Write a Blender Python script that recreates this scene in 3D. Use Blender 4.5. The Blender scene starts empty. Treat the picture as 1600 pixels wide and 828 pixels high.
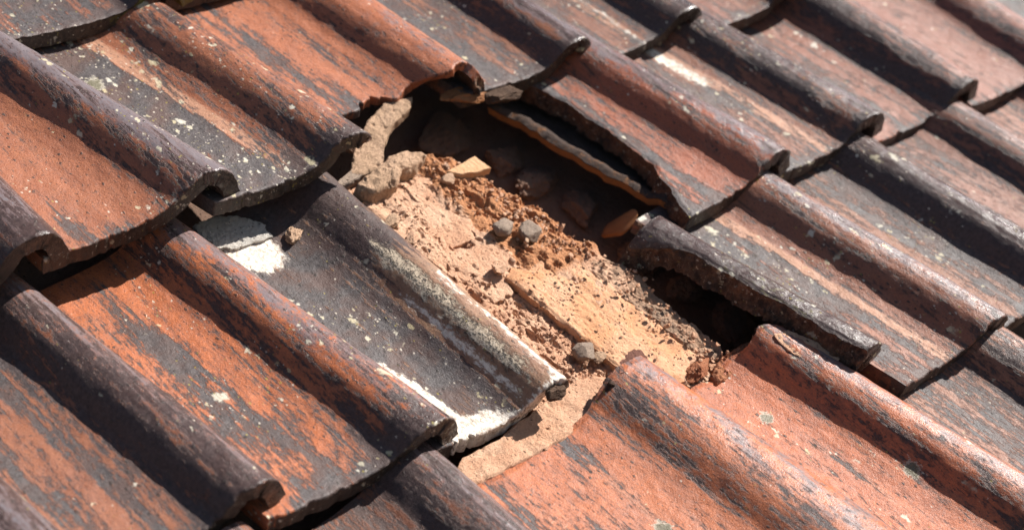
import bpy, math
import numpy as np
from mathutils import Matrix, Vector

# ------------------------------------------------------------------ camera, sky, sun, exposure
S = 0.25                      # one tile width in metres
PITCH = math.radians(35)      # slope of the roof
ROOF = Matrix.Rotation(PITCH, 4, 'X')          # roof frame (u across, v up the slope, z out of it) -> world
CR = np.array([[0.69337, 0.38816, -0.6071], [-0.68675, 0.61111, -0.3936], [0.21822, 0.68984, 0.69029]])
CAM_D = 5.3169
F, PW, PH = 2200.0, 1600.0, 828.0
scene = bpy.context.scene
cam = bpy.data.cameras.new('camera')
cam_o = bpy.data.objects.new('camera', cam)
scene.collection.objects.link(cam_o)
m4 = Matrix(((*CR[0], 0), (*CR[1], 0), (*CR[2], CAM_D * S), (0, 0, 0, 1)))
cam_o.matrix_world = ROOF @ m4
cam.sensor_width = 36.0
cam.lens = 36.0 * F / PW
cam.clip_start, cam.clip_end = 0.02, 100
cam.dof.use_dof = True
cam.dof.focus_distance = 7.78 * S
cam.dof.aperture_fstop = 2.4
cam.dof.aperture_blades = 7
scene.camera = cam_o
sun_dir_roof = Vector((0.695, 0.05, 0.72)).normalized()
sd = (ROOF.to_3x3() @ sun_dir_roof).normalized()
world = bpy.data.worlds.new('World'); scene.world = world; world.use_nodes = True
wn = world.node_tree
sky = wn.nodes.new('ShaderNodeTexSky'); sky.sky_type = 'NISHITA'; sky.sun_disc = False
sky.sun_elevation = math.asin(sd.z); sky.sun_rotation = math.atan2(sd.x, sd.y)
bg = wn.nodes['Background']; bg.inputs[1].default_value = 0.05
wn.links.new(sky.outputs[0], bg.inputs[0])
sl = bpy.data.lights.new('sun', 'SUN'); sl.energy = 5.0; sl.angle = math.radians(0.55); sl.color = (1.0, 0.95, 0.89)
so = bpy.data.objects.new('sun', sl); scene.collection.objects.link(so)
so.rotation_euler = sd.to_track_quat('Z', 'Y').to_euler()
vs = scene.view_settings
vs.view_transform = 'Standard'; vs.look = 'None'; vs.gamma = 1.0; vs.exposure = 0.95
vs.use_curve_mapping = False

# ------------------------------------------------------------------ numeric helpers
def bp(x, y, z=0.0):
    """pixel of the 1600 px photograph -> point (u, v) of the roof at height z"""
    d = CR @ np.array([(x - PW / 2) / F, -(y - PH / 2) / F, -1.0])
    t = (z - CAM_D) / d[2]
    return float(d[0] * t), float(d[1] * t)

def _h(ix, iy, iz, seed):
    n = (ix.astype(np.int64) * 374761393 + iy.astype(np.int64) * 668265263 + iz.astype(np.int64) * 2147483647 + seed * 1274126177) & 0xffffffff
    n = ((n ^ (n >> 13)) * 1274126177) & 0xffffffff
    n = ((n ^ (n >> 16)) * 2246822519) & 0xffffffff
    return ((n ^ (n >> 15)) & 0xffffff) / float(0xffffff)

def vnoise(p, seed=0):
    f = np.floor(p); r = p - f; r = r * r * r * (r * (r * 6 - 15) + 10)
    ix, iy, iz = f[..., 0], f[..., 1], f[..., 2]
    out = 0
    for dx in (0, 1):
        wx = r[..., 0] if dx else 1 - r[..., 0]
        for dy in (0, 1):
            wy = r[..., 1] if dy else 1 - r[..., 1]
            for dz in (0, 1):
                wz = r[..., 2] if dz else 1 - r[..., 2]
                out = out + wx * wy * wz * _h(ix + dx, iy + dy, iz + dz, seed)
    return out

def fbm(p, scale=(1, 1, 1), octv=4, seed=0, gain=0.5):
    p = np.asarray(p, float) * np.asarray(scale, float)
    s = 0; a = 1; tot = 0
    for i in range(octv):
        s = s + a * vnoise(p * 2.03 ** i + i * 7.31, seed + i * 17); tot += a; a *= gain
    return s / tot            # about 0..1, mean .5

def cells(x, y, scale, seed=0, dens=1.0):
    """distance to nearest jittered point (2D worley) and the random number of that cell"""
    x = x * scale; y = y * scale
    fx, fy = np.floor(x), np.floor(y)
    best = np.full(x.shape, 9.0); rid = np.zeros(x.shape)
    for dx in (-1, 0, 1):
        for dy in (-1, 0, 1):
            cx, cy = fx + dx, fy + dy
            jx = cx + _h(cx, cy, cx * 0, seed); jy = cy + _h(cx, cy, cx * 0 + 3, seed)
            d = np.hypot(x - jx, y - jy)
            m = d < best
            best = np.where(m, d, best); rid = np.where(m, _h(cx, cy, cx * 0 + 7, seed), rid)
    return best, rid

def sm(a, b, x):
    t = np.clip((x - a) / (b - a), 0, 1); return t * t * (3 - 2 * t)

def blob(s, t, cs, ct, rs, rt):
    return np.exp(-(((s - cs) / rs) ** 2 + ((t - ct) / rt) ** 2))

# ------------------------------------------------------------------ linking helpers
def link(name, me, mat, origin=None, parent=None):
    o = bpy.data.objects.new(name, me); scene.collection.objects.link(o)
    if mat: me.materials.append(mat)
    if parent is None:
        o.matrix_world = ROOF @ Matrix.Translation(Vector(origin) * S)
    else:
        o.parent = parent
    return o

def tag(o, label, cat, group=None, kind=None):
    if kind is None and cat: kind = 'thing'
    if label: o['label'] = label
    if cat: o['category'] = cat
    if group: o['group'] = group
    if kind: o['kind'] = kind
    return o

def mesh_np(name, V, Q, attrs, origin, tris=None, sharp=55):
    me = bpy.data.meshes.new(name)
    V = (V - np.asarray(origin)) * S
    nq = len(Q); nt = 0 if tris is None else len(tris)
    me.vertices.add(len(V)); me.vertices.foreach_set('co', V.astype(np.float32).ravel())
    loops = Q.ravel() if nt == 0 else np.concatenate([Q.ravel(), tris.ravel()])
    me.loops.add(len(loops)); me.loops.foreach_set('vertex_index', loops.astype(np.int32))
    me.polygons.add(nq + nt)
    st = np.concatenate([np.arange(nq) * 4, nq * 4 + np.arange(nt) * 3])
    me.polygons.foreach_set('loop_start', st.astype(np.int32))
    me.polygons.foreach_set('use_smooth', np.ones(nq + nt, bool))
    me.update(calc_edges=True); me.validate()
    for k, a in attrs.items():
        if a.ndim == 2:
            at = me.attributes.new(k, 'FLOAT_VECTOR', 'POINT'); at.data.foreach_set('vector', a.astype(np.float32).ravel())
        else:
            at = me.attributes.new(k, 'FLOAT', 'POINT'); at.data.foreach_set('value', a.astype(np.float32).ravel())
    if sharp: me.set_sharp_from_angle(angle=math.radians(sharp))
    return me

def shell(top, bot, NA, NB, K):
    """closed plate: top, bot (NA+1, NB+1, 3) grids, K layers in the wall.
    returns V, Q, index info: (a, b, k) parameters per vertex, wall flag"""
    na, nb = NA + 1, NB + 1
    A, B = np.meshgrid(np.linspace(0, 1, na), np.linspace(0, 1, nb), indexing='ij')
    it = np.arange(na * nb).reshape(na, nb); ib = it + na * nb
    V = [top.reshape(-1, 3), bot.reshape(-1, 3)]
    par = [np.stack([A.ravel(), B.ravel(), np.zeros(A.size)], 1), np.stack([A.ravel(), B.ravel(), np.ones(A.size)], 1)]
    Q = []
    q = np.stack([it[:-1, :-1], it[1:, :-1], it[1:, 1:], it[:-1, 1:]], -1).reshape(-1, 4); Q.append(q)
    q = np.stack([ib[:-1, :-1], ib[:-1, 1:], ib[1:, 1:], ib[1:, :-1]], -1).reshape(-1, 4); Q.append(q)
    loop = [(i, 0) for i in range(na)] + [(na - 1, j) for j in range(1, nb)] + [(i, nb - 1) for i in range(na - 2, -1, -1)] + [(0, j) for j in range(nb - 2, 0, -1)]
    li = np.array([i for i, j in loop]); lj = np.array([j for i, j in loop]); L = len(loop)
    T = top[li, lj]; Bo = bot[li, lj]
    rows = [it[li, lj]]; base = 2 * na * nb
    for k in range(1, K):
        w = k / K
        V.append(T * (1 - w) + Bo * w)
        par.append(np.stack([A[li, lj], B[li, lj], np.full(L, w)], 1))
        rows.append(base + np.arange(L)); base += L
    rows.append(ib[li, lj])
    for k in range(K):
        a, b = rows[k], rows[k + 1]
        Q.append(np.stack([a, b, np.roll(b, -1), np.roll(a, -1)], -1))
    return np.concatenate(V), np.concatenate(Q), np.concatenate(par)

# ------------------------------------------------------------------ materials
def nd(nt, t, **kw):
    n = nt.nodes.new(t)
    for k, v in kw.items(): setattr(n, k, v)
    return n

class NT:
    def __init__(s, name):
        s.m = bpy.data.materials.new(name); s.m.use_nodes = True; s.t = s.m.node_tree
        s.b = s.t.nodes['Principled BSDF']
    def ln(s, a, b): s.t.links.new(a, b)
    def attr(s, name, out='Fac'):
        n = nd(s.t, 'ShaderNodeAttribute'); n.attribute_name = name; return n.outputs[out]
    def mapv(s, v, scale, loc=(0, 0, 0)):
        n = nd(s.t, 'ShaderNodeMapping'); n.inputs['Scale'].default_value = scale; n.inputs['Location'].default_value = loc
        s.ln(v, n.inputs['Vector']); return n.outputs[0]
    def noise(s, v, scale, detail=4, rough=.55, dist=0.0):
        n = nd(s.t, 'ShaderNodeTexNoise'); n.inputs['Scale'].default_value = scale; n.inputs['Detail'].default_value = detail
        n.inputs['Roughness'].default_value = rough; n.inputs['Distortion'].default_value = dist; s.ln(v, n.inputs['Vector']); return n.outputs[0]
    def vor(s, v, scale, out='Distance', rnd=1.0, feature='F1'):
        n = nd(s.t, 'ShaderNodeTexVoronoi'); n.feature = feature; n.inputs['Scale'].default_value = scale; n.inputs['Randomness'].default_value = rnd
        s.ln(v, n.inputs['Vector']); return n.outputs[out]
    def mth(s, op, a, b=0.0, c=None, clamp=False):
        n = nd(s.t, 'ShaderNodeMath'); n.operation = op; n.use_clamp = clamp
        for i, x in enumerate((a, b) if c is None else (a, b, c)):
            if isinstance(x, (int, float)): n.inputs[i].default_value = x
            else: s.ln(x, n.inputs[i])
        return n.outputs[0]
    def ramp(s, f, lo, hi, tolo=0.0, tohi=1.0):
        n = nd(s.t, 'ShaderNodeMapRange'); n.interpolation_type = 'SMOOTHSTEP'
        s.ln(f, n.inputs[0])
        for i, x in enumerate((lo, hi, tolo, tohi)): n.inputs[i + 1].default_value = x
        return n.outputs[0]
    def mix(s, f, a, b, mode='MIX'):
        n = nd(s.t, 'ShaderNodeMix'); n.data_type = 'RGBA'; n.blend_type = mode
        for i, x in ((0, f), (6, a), (7, b)):
            if isinstance(x, (int, float)): n.inputs[i].default_value = x
            elif isinstance(x, tuple): n.inputs[i].default_value = (*x, 1)
            else: s.ln(x, n.inputs[i])
        return n.outputs[2]
    def bump(s, h, strength, dist, nrm=None):
        n = nd(s.t, 'ShaderNodeBump'); n.inputs['Strength'].default_value = strength; n.inputs['Distance'].default_value = dist
        s.ln(h, n.inputs['Height'])
        if nrm: s.ln(nrm, n.inputs['Normal'])
        return n.outputs[0]

def make_clay():
    k = NT('weathered_clay_tile')
    v = k.attr('sc', 'Vector')
    dark, raw, white, lich, foot, sheen, crust = (k.attr(n) for n in ('dark', 'raw', 'white', 'lich', 'foot', 'sheen', 'crust'))
    oi = nd(k.t, 'ShaderNodeObjectInfo')
    streak = k.noise(k.mapv(v, (15, 1.0, 1)), 1.0, 7, .66, .12)
    streak2 = k.noise(k.mapv(v, (46, 2.4, 1)), 1.0, 5, .7, .12)
    blot = k.noise(k.mapv(v, (9, 3.8, 6)), 1.0, 8, .70, .25)
    fineb = k.noise(k.mapv(v, (46, 17, 30)), 1.0, 6, .75, .2)
    grain = k.noise(v, 110, 3, .75)
    grain2 = k.noise(v, 45, 4, .7)
    # clay body
    body = k.mix(k.ramp(blot, .35, .68), oi.outputs['Color'], k.mix(.5, oi.outputs['Color'], (.22, .075, .042)))
    body = k.mix(k.ramp(streak, .52, .75), body, k.mix(.35, body, (.52, .29, .18)))
    body = k.mix(k.ramp(grain, .3, .75, .75, 0.0), body, k.mix(.65, body, (.10, .035, .025)))
    # grey patina and bluish sky sheen painted into the colour of the roll crests
    sh = k.mth('ADD', sheen, k.mth('MULTIPLY', k.mth('SUBTRACT', k.mth('ADD', blot, fineb), 1.0), 1.5))
    shm = k.ramp(sh, .38, .85, 0, .85)
    body = k.mix(shm, body, (.142, .140, .154))
    # foot band (pale clay washed at the foot of the roll)
    fm = k.mth('MULTIPLY', k.ramp(k.mth('ADD', foot, k.mth('MULTIPLY', k.mth('SUBTRACT', fineb, .5), .8)), .35, .75), .75)
    body = k.mix(fm, body, (.50, .27, .17))
    # dark patina, with the shade of the roll flanks painted in
    dn = k.mth('ADD', k.mth('MULTIPLY', k.mth('SUBTRACT', streak, .5), 2.1), k.mth('MULTIPLY', k.mth('SUBTRACT', blot, .5), 1.1))
    dn = k.mth('ADD', dn, k.mth('MULTIPLY', k.mth('SUBTRACT', fineb, .5), 1.9))
    dn = k.mth('ADD', dn, k.mth('MULTIPLY', k.mth('SUBTRACT', streak2, .5), 1.6))
    dm = k.ramp(k.mth('ADD', dark, dn), .10, .36, 0, .95)
    dcol = k.mix(k.ramp(grain2, .3, .7), (.036, .033, .034), (.092, .083, .083))
    dcol = k.mix(k.ramp(k.noise(v, 5, 3), .4, .65), dcol, (.085, .055, .048))
    dcol = k.mix(k.mth('MULTIPLY', k.attr('rollp'), .8), dcol, k.mix(k.ramp(grain2, .3, .7), (.030, .018, .016), (.075, .046, .041)))
    body = k.mix(k.ramp(k.mth('ADD', dark, dn), -.20, .30, 0, .62), body, (.135, .062, .044))
    col = k.mix(dm, body, dcol)
    # crusty growth of dark specks
    pit = k.vor(k.mapv(v, (1.3, .75, 1)), 26); pr = k.vor(k.mapv(v, (1.3, .75, 1)), 26, 'Color')
    prs = nd(k.t, 'ShaderNodeSeparateColor'); k.ln(pr, prs.inputs[0])
    pm = k.mth('MULTIPLY', k.ramp(k.mth('ADD', pit, k.mth('MULTIPLY', k.mth('SUBTRACT', grain2, .5), .7)), .13, .26, 1, 0), k.ramp(k.mth('ADD', prs.outputs[0], k.mth('MULTIPLY', k.mth('SUBTRACT', blot, .5), 1.8)), .62, .74))
    p2 = k.vor(k.mapv(v, (1.6, .6, 1)), 58); p2c = k.vor(k.mapv(v, (1.6, .6, 1)), 58, 'Color')
    p2s = nd(k.t, 'ShaderNodeSeparateColor'); k.ln(p2c, p2s.inputs[0])
    pm2 = k.mth('MULTIPLY', k.ramp(k.mth('ADD', p2, k.mth('MULTIPLY', k.mth('SUBTRACT', grain, .5), .9)), .14, .30, 1, 0), k.ramp(k.mth('ADD', p2s.outputs[0], k.mth('MULTIPLY', k.mth('SUBTRACT', streak2, .5), 1.8)), .55, .65))
    col = k.mix(k.mth('MULTIPLY', pm2, .75), col, (.055, .035, .028))
    col = k.mix(k.mth('MULTIPLY', pm, .85), col, (.035, .028, .024))
    # fresh broken clay
    rc = k.mix(k.ramp(grain2, .35, .7), (.20, .09, .05), (.46, .27, .17))
    rc = k.mix(k.ramp(k.noise(v, 16, 5, .7), .44, .6), rc, (.028, .02, .017))
    rc = k.mix(k.mth('MULTIPLY', k.attr('rawdark'), .88), rc, k.mix(k.ramp(blot, .4, .62), (.05, .03, .022), (.17, .065, .03)))
    rc = k.mix(k.ramp(k.noise(v, 24, 5, .75), .60, .66), rc, (.45, .30, .21))
    col = k.mix(k.ramp(raw, .3, .7), col, rc)
    # dirty cut edge
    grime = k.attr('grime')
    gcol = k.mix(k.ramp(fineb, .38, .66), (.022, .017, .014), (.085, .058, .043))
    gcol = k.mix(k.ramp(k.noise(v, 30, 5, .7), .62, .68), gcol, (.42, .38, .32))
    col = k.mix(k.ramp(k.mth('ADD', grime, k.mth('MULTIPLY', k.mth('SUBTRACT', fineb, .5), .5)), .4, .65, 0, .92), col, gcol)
    moss = k.attr('moss')
    mm = k.ramp(k.mth('ADD', moss, k.mth('MULTIPLY', k.mth('SUBTRACT', fineb, .5), 1.6)), .45, .7, 0, .85)
    col = k.mix(mm, col, (.13, .115, .022))
    # crust: black and cream mottle
    cn = k.noise(k.mapv(v, (1.4, .8, 1)), 52, 6, .8, .6)
    cm = k.ramp(k.mth('ADD', crust, k.mth('ADD', k.mth('MULTIPLY', k.mth('SUBTRACT', fineb, .5), 1.6), k.mth('MULTIPLY', k.mth('SUBTRACT', blot, .5), 1.6))), .35, .75)
    ccol = k.mix(k.ramp(k.mth('ADD', cn, k.mth('MULTIPLY', k.mth('SUBTRACT', blot, .5), .5)), .46, .56), (.045, .033, .024), (.60, .48, .35))
    col = k.mix(cm, col, ccol)
    # white lime
    wm = k.ramp(k.mth('ADD', white, k.mth('ADD', k.mth('MULTIPLY', k.mth('SUBTRACT', fineb, .5), 1.0), k.mth('MULTIPLY', k.mth('SUBTRACT', blot, .5), .6))), .42, .62)
    wcol = k.mix(k.ramp(k.mth('ADD', k.mth('MULTIPLY', grain2, .5), k.mth('MULTIPLY', fineb, .5)), .36, .56), (.36, .26, .19), (.72, .65, .56))
    col = k.mix(wm, col, wcol)
    # lichen spots, two sizes
    clump = k.noise(k.mapv(v, (3.2, 2.2, 1)), 1.0, 4, .6, .4)
    for sc_, lo, th in ((9.0, .19, .62), (19.0, .20, .60), (50.0, .2, .60)):
        vv = k.mapv(v, (1.25, .8, 1))
        ve = k.t.nodes.new('ShaderNodeVectorMath'); ve.operation = 'MULTIPLY_ADD'
        nn = nd(k.t, 'ShaderNodeTexNoise'); nn.inputs['Scale'].default_value = sc_ * 2.2; nn.inputs['Detail'].default_value = 3
        k.ln(v, nn.inputs['Vector'])
        k.ln(nn.outputs['Color'], ve.inputs[0]); ve.inputs[1].default_value = (.9 / sc_,) * 3; k.ln(vv, ve.inputs[2])
        d = k.vor(ve.outputs[0], sc_); c = k.vor(ve.outputs[0], sc_, 'Color')
        sp = nd(k.t, 'ShaderNodeSeparateColor'); k.ln(c, sp.inputs[0])
        has = k.ramp(k.mth('ADD', k.mth('ADD', sp.outputs[0], k.mth('MULTIPLY', lich, .56)), k.mth('MULTIPLY', k.mth('SUBTRACT', clump, .5), 1.7)), th + .50, th + .54)
        dd = k.mth('DIVIDE', d, k.mth('ADD', k.mth('MULTIPLY', sp.outputs[2], 1.35), .30))
        spot = k.mth('MULTIPLY', k.ramp(dd, lo * .75, lo * 1.4, 1, 0), has)
        lc = k.mix(sp.outputs[1], (.66, .62, .52), (.50, .42, .24))
        if sc_ > 40: lc = k.mix(k.ramp(sp.outputs[1], .3, .5), (.30, .24, .05), (.62, .55, .45))
        col = k.mix(k.mth('MULTIPLY', spot, .74), col, lc)
    ro = k.mth('ADD', k.attr('ros'), k.mth('MULTIPLY', k.mth('SUBTRACT', grain2, .5), 2.0))
    col = k.mix(k.ramp(ro, .12, .28, 0, .75), col, (.42, .38, .30))
    col = k.mix(k.ramp(ro, .34, .48, 0, .85), col, (.10, .09, .05))
    k.ln(col, k.b.inputs['Base Color'])
    rough = k.mth('SUBTRACT', k.mth('ADD', k.ramp(fineb, .3, .7, .38, .62), k.mth('MULTIPLY', raw, .4)), k.mth('MULTIPLY', sheen, .24))
    k.ln(rough, k.b.inputs['Roughness'])
    k.b.inputs['Specular IOR Level'].default_value = .45
    h = k.mth('ADD', k.mth('MULTIPLY', grain, .5), k.mth('ADD', k.mth('MULTIPLY', grain2, .5), k.mth('MULTIPLY', pm, -.25)))
    h = k.mth('ADD', h, k.mth('MULTIPLY', dm, .3)); h = k.mth('ADD', h, k.mth('MULTIPLY', k.mth('MULTIPLY', cm, cn), 3.0))
    h = k.mth('MULTIPLY', h, k.ramp(sheen, .2, 1.0, 1.0, .45))
    nr = k.bump(h, .8, .0022)
    nr = k.bump(blot, .35, .004, nr)
    nr = k.bump(k.mth('MULTIPLY', raw, k.noise(v, 30, 5, .75)), 1.0, .012, nr)
    k.ln(nr, k.b.inputs['Normal'])
    return k.m

def make_rubble(name, c1, c2, c3, sc=1.0, dirt_shade=.5, bumpd=.004, rough=.9):
    k = NT(name)
    v = k.attr('sc', 'Vector'); reg = k.attr('reg')
    n1 = k.noise(v, 3.5 * sc, 6, .65, .3); n2 = k.noise(v, 16 * sc, 6, .75, .4); n3 = k.noise(v, 60 * sc, 4, .8); n4 = k.noise(v, 140 * sc, 2, .8)
    col = k.mix(k.ramp(n1, .35, .65), c1, c2)
    col = k.mix(k.ramp(k.mth('ADD', reg, k.mth('MULTIPLY', k.mth('SUBTRACT', n2, .5), 1.2)), .35, .65), col, c3)
    col = k.mix(k.ramp(n3, .3, .7, .35, 0), col, k.mix(.75, col, (.16, .08, .05)))
    # dirty flecks, plus shade of pits and crevices painted in as dark specks
    d = k.vor(k.mapv(v, (1.7, .8, 1)), 30 * sc); c = k.vor(k.mapv(v, (1.7, .8, 1)), 30 * sc, 'Color')
    sp = nd(k.t, 'ShaderNodeSeparateColor'); k.ln(c, sp.inputs[0])
    pm = k.mth('MULTIPLY', k.ramp(k.mth('ADD', d, k.mth('MULTIPLY', k.mth('SUBTRACT', n3, .5), .8)), .10, .2, 1, 0), k.ramp(sp.outputs[0], .5, .55))
    pm = k.mth('MULTIPLY', pm, dirt_shade * 1.6, clamp=True)
    col = k.mix(pm, col, (.035, .02, .014))
    cr = k.ramp(k.noise(k.mapv(v, (1.6, .9, 1)), 22 * sc, 6, .85, 1.2), .62, .67, 0, dirt_shade)
    col = k.mix(cr, col, (.07, .038, .026))
    k.ln(col, k.b.inputs['Base Color']); k.b.inputs['Roughness'].default_value = rough
    k.b.inputs['Specular IOR Level'].default_value = .2
    h = k.mth('ADD', k.mth('MULTIPLY', n2, 2.0), k.mth('ADD', n3, k.mth('MULTIPLY', n4, .5)))
    h = k.mth('SUBTRACT', h, k.mth('MULTIPLY', k.mth('ADD', pm, cr), 1.0))
    k.ln(k.bump(h, .9, bumpd), k.b.inputs['Normal'])
    return k.m

CLAY = make_clay()
M_MORTAR = make_rubble('crumbling_mortar', (.62, .345, .215), (.72, .46, .31), (.54, .25, .12), 1.0, .85)
M_SLAB = make_rubble('exposed_clay', (.66, .33, .17), (.72, .42, .26), (.58, .24, .09), 1.0, .7, .003)
M_PALE = make_rubble('pale_mortar', (.60, .40, .27), (.48, .32, .21), (.28, .21, .16), 1.3, .5)
M_STRIP = make_rubble('earthy_mortar', (.52, .32, .21), (.40, .28, .20), (.50, .24, .12), 1.2, .8, .005)
M_STRIPD = make_rubble('purple_brown_clay', (.16, .075, .055), (.22, .10, .075), (.09, .05, .04), 1.3, .8, .005)
M_RED = make_rubble('broken_red_clay', (.36, .13, .065), (.44, .19, .10), (.28, .09, .05), 1.2, .5)
M_DARK = make_rubble('sooty_broken_clay', (.075, .050, .038), (.13, .085, .06), (.04, .03, .025), 1.3, .7, .006)
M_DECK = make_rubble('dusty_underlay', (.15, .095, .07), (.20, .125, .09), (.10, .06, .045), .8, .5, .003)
M_GREY = make_rubble('grey_stone', (.27, .21, .165), (.36, .28, .22), (.18, .14, .11), 1.6, .3, .003)
M_FLAKE = make_rubble('orange_flake', (.58, .33, .17), (.62, .38, .22), (.5, .25, .12), 1.5, .15, .0015)
M_BROWN = make_rubble('smooth_brown_clay', (.26, .11, .045), (.34, .15, .06), (.14, .06, .03), .8, .3, .0015, .6)
M_LIME = make_rubble('lime_mortar', (.52, .50, .46), (.60, .56, .50), (.16, .12, .10), 1.2, .5, .004)

# ------------------------------------------------------------------ tiles
HT, TH = 0.20, 0.112
PS = np.array([-.20, .08, .20, .38, .54, .64, .72, .765, .795, .83, .87, .925, .98, 1.03, 1.07, 1.10, 1.125, 1.145, 1.16, 1.20])
PZ = np.array([-.205, -.212, -.218, -.222, -.216, -.206, -.192, -.168, -.122, -.072, -.032, -.008, 0, -.004, -.026, -.062, -.112, -.168, -.22, -.30])
PSS = np.array([-.20, .08, .20, .36, .50, .58, .66, .74, .81, .87, .93, .98, 1.03, 1.07, 1.10, 1.125, 1.145, 1.16, 1.20])
PZS_ = np.array([-.205, -.212, -.218, -.222, -.214, -.198, -.165, -.118, -.070, -.034, -.010, 0, -.004, -.026, -.062, -.112, -.168, -.22, -.30])
def _smooth_profile(PS=PS, PZ=PZ):
    xs = np.linspace(-.2, 1.2, 561); z = np.interp(xs, PS, PZ)
    kern = np.hanning(19); kern /= kern.sum()
    zp = np.pad(z, 9, mode='edge'); return xs, np.convolve(zp, kern, 'valid')
PX, PZS = _smooth_profile()
PX2, PZ2 = _smooth_profile(PSS, PZS_)
SOFT = [0.0]
def prof(s): return np.interp(s, PX, PZS) * (1 - SOFT[0]) + np.interp(s, PX2, PZ2) * SOFT[0]

TILES = {}
GROUP = 'weathered clay pantiles of the roof'
def tile(label, L, R, vb, vfL, vfR, zb=-.13, zf=0.0, s0=.02, s1=1.155, over=.32, seed=1,
         color=(0.368, 0.120, 0.060), dark=None, white=None, lich=.3, foot=.5, sheen=.6, crust=None, moss=None, raw_edges='',
         s0f=None, s1f=None, frontf=None, backf=None, NA=110, NB=170, name='clay_roof_tile', hs=1.0, chip=1.0, cat='roof tile', frontdark=.3, group=GROUP, plumb=0.0, th=TH, rawamp=.026, rawdark=0.0, soft=.2, pw=.12, gain=1.0, ros=()):
    """L, R: (u at vb, u at vf) of the crests bounding the tile; v falls towards the eaves"""
    SOFT[0] = soft
    a = np.linspace(0, 1, NA + 1)
    b = np.linspace(0, 1, NB + 1) ** 0.92
    A, B = np.meshgrid(a, b, indexing='ij')
    vtop = vb + over
    sa = s0 if s0f is None else s0f(B); sb = s1 if s1f is None else s1f(B)
    s = sa + (sb - sa) * A
    vf = vfL + (vfR - vfL) * s
    jag = (fbm(np.stack([s * 1.0, s * 0 + seed, s * 0], -1), (26, 1, 1), 4, seed) - .5) * .28 - np.maximum(0, fbm(np.stack([s, s * 0 + seed, s * 0 + 3], -1), (17, 1, 1), 3, seed + 1) - .62) * 2.6
    vf = vf - jag * .030 * chip
    if frontf is not None: vf = vf + frontf(s)
    vt = np.full_like(s, vtop) if backf is None else vb + backf(s)
    v = vt + (vf - vt) * B
    tv = (v - vfR) / (vb - vfR)                         # 0 front .. 1 visible back
    uL = L[1] + (L[0] - L[1]) * tv; uR = R[1] + (R[0] - R[1]) * tv
    w = uR - uL
    u = uL + w * s
    zo = zf + (zb - zf) * tv
    z = zo + prof(s) * hs
    du = w; ds = 1e-3
    dz = (prof(s + ds) - prof(s - ds)) / (2 * ds) * hs
    nx = -dz / np.sqrt(dz ** 2 + du ** 2); nz = du / np.sqrt(dz ** 2 + du ** 2)
    top = np.stack([u, v, z], -1)
    pl = plumb * sm(pw, 0, A); nxx = nx * (1 - pl); bot = np.stack([u - nxx * th * .92 - pl * .03 * (1 - A), v, z - (nz * (1 - pl) + pl) * th], -1)
    # undulation + pits on the top
    P = top * 1.0
    und = (fbm(P, (3.0, 2.0, 3), 3, seed + 5) - .5) * .020 + (fbm(P, (16, 10, 12), 3, seed + 9) - .5) * .007
    df = (v - vf)                                       # distance from the front
    top[..., 2] += und
    r = .009
    rr = np.clip(r - df, 0, r); top[..., 2] -= (r - np.sqrt(np.maximum(r * r - rr * rr, 0))) * .9
    V, Q, par = shell(top, bot, NA, NB, 7)
    # parameters for every vertex
    pa, pb, pk = par.T
    ss = (s0 if s0f is None else s0f(pb ** .92)); se = (s1 if s1f is None else s1f(pb ** .92))
    sv = ss + (se - ss) * pa
    vfv = vfL + (vfR - vfL) * sv
    tt = np.clip((V[:, 1] - vfR) / (vb - vfR), -.1, 1.4)      # 0 front, 1 back
    wall = (pk > 0.001) & (pk < .999)
    dL = (sv - ss) * float(np.mean(w)); dF = V[:, 1] - vfv; dR = (se - sv) * float(np.mean(w)); dB = (vb + (backf(sv) if backf is not None else over)) - V[:, 1]
    edge = np.zeros(len(V))
    if 'l' in raw_edges: edge = np.maximum(edge, sm(.035, .0, dL + pk * .0))
    if 'r' in raw_edges: edge = np.maximum(edge, sm(.035, .0, dR))
    if 'f' in raw_edges: edge = np.maximum(edge, sm(.035, .0, dF))
    if 'b' in raw_edges: edge = np.maximum(edge, sm(.035, .0, dB))
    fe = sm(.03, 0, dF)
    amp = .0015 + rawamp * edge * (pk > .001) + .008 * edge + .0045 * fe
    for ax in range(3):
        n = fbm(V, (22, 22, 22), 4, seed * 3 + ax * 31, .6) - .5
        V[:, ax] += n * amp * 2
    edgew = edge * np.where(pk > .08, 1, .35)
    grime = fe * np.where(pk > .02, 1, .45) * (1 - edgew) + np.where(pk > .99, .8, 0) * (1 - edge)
    rp = sm(.60, .95, sv)
    t = 1 - tt                                         # 0 back, 1 front
    f0 = np.zeros(len(V))
    at = dict(sc=np.stack([V[:, 0] + seed * 3.7, V[:, 1] + seed * 1.3, V[:, 2] + seed * 9.1], 1),
              dark=(dark(sv, t) if dark else f0 + .0) + frontdark * sm(.12, 0, dF),
              white=white(sv, t) if white else f0, lich=f0 + (lich(sv, t) if callable(lich) else lich),
              foot=foot * np.exp(-((sv - .60) / .055) ** 2) if not callable(foot) else foot(sv, t),
              sheen=sheen * sm(.80, .98, sv), crust=crust(sv, t) if crust else f0,
              moss=moss(sv, t, pk) if moss else f0, raw=edgew, grime=grime, rollp=sm(.60, .78, sv), rawdark=f0 + rawdark, ros=f0 - 1.0)
    for (px_, py_, z_, r_, k_) in ros:
        uu_, vv_ = bp(px_, py_, z_)
        dd_ = 1 - np.hypot(V[:, 0] - uu_, (V[:, 1] - vv_) * .8) / r_
        at['ros'] = np.maximum(at['ros'], np.where(dd_ > -.6, dd_, -1) + (0 if k_ == 0 else 0))
    org = (float(L[1] + R[1]) / 2, float(vfL + vfR) / 2, zf - HT)
    me = mesh_np(name, V, Q, at, org)
    o = link(name, me, CLAY, org)
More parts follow.
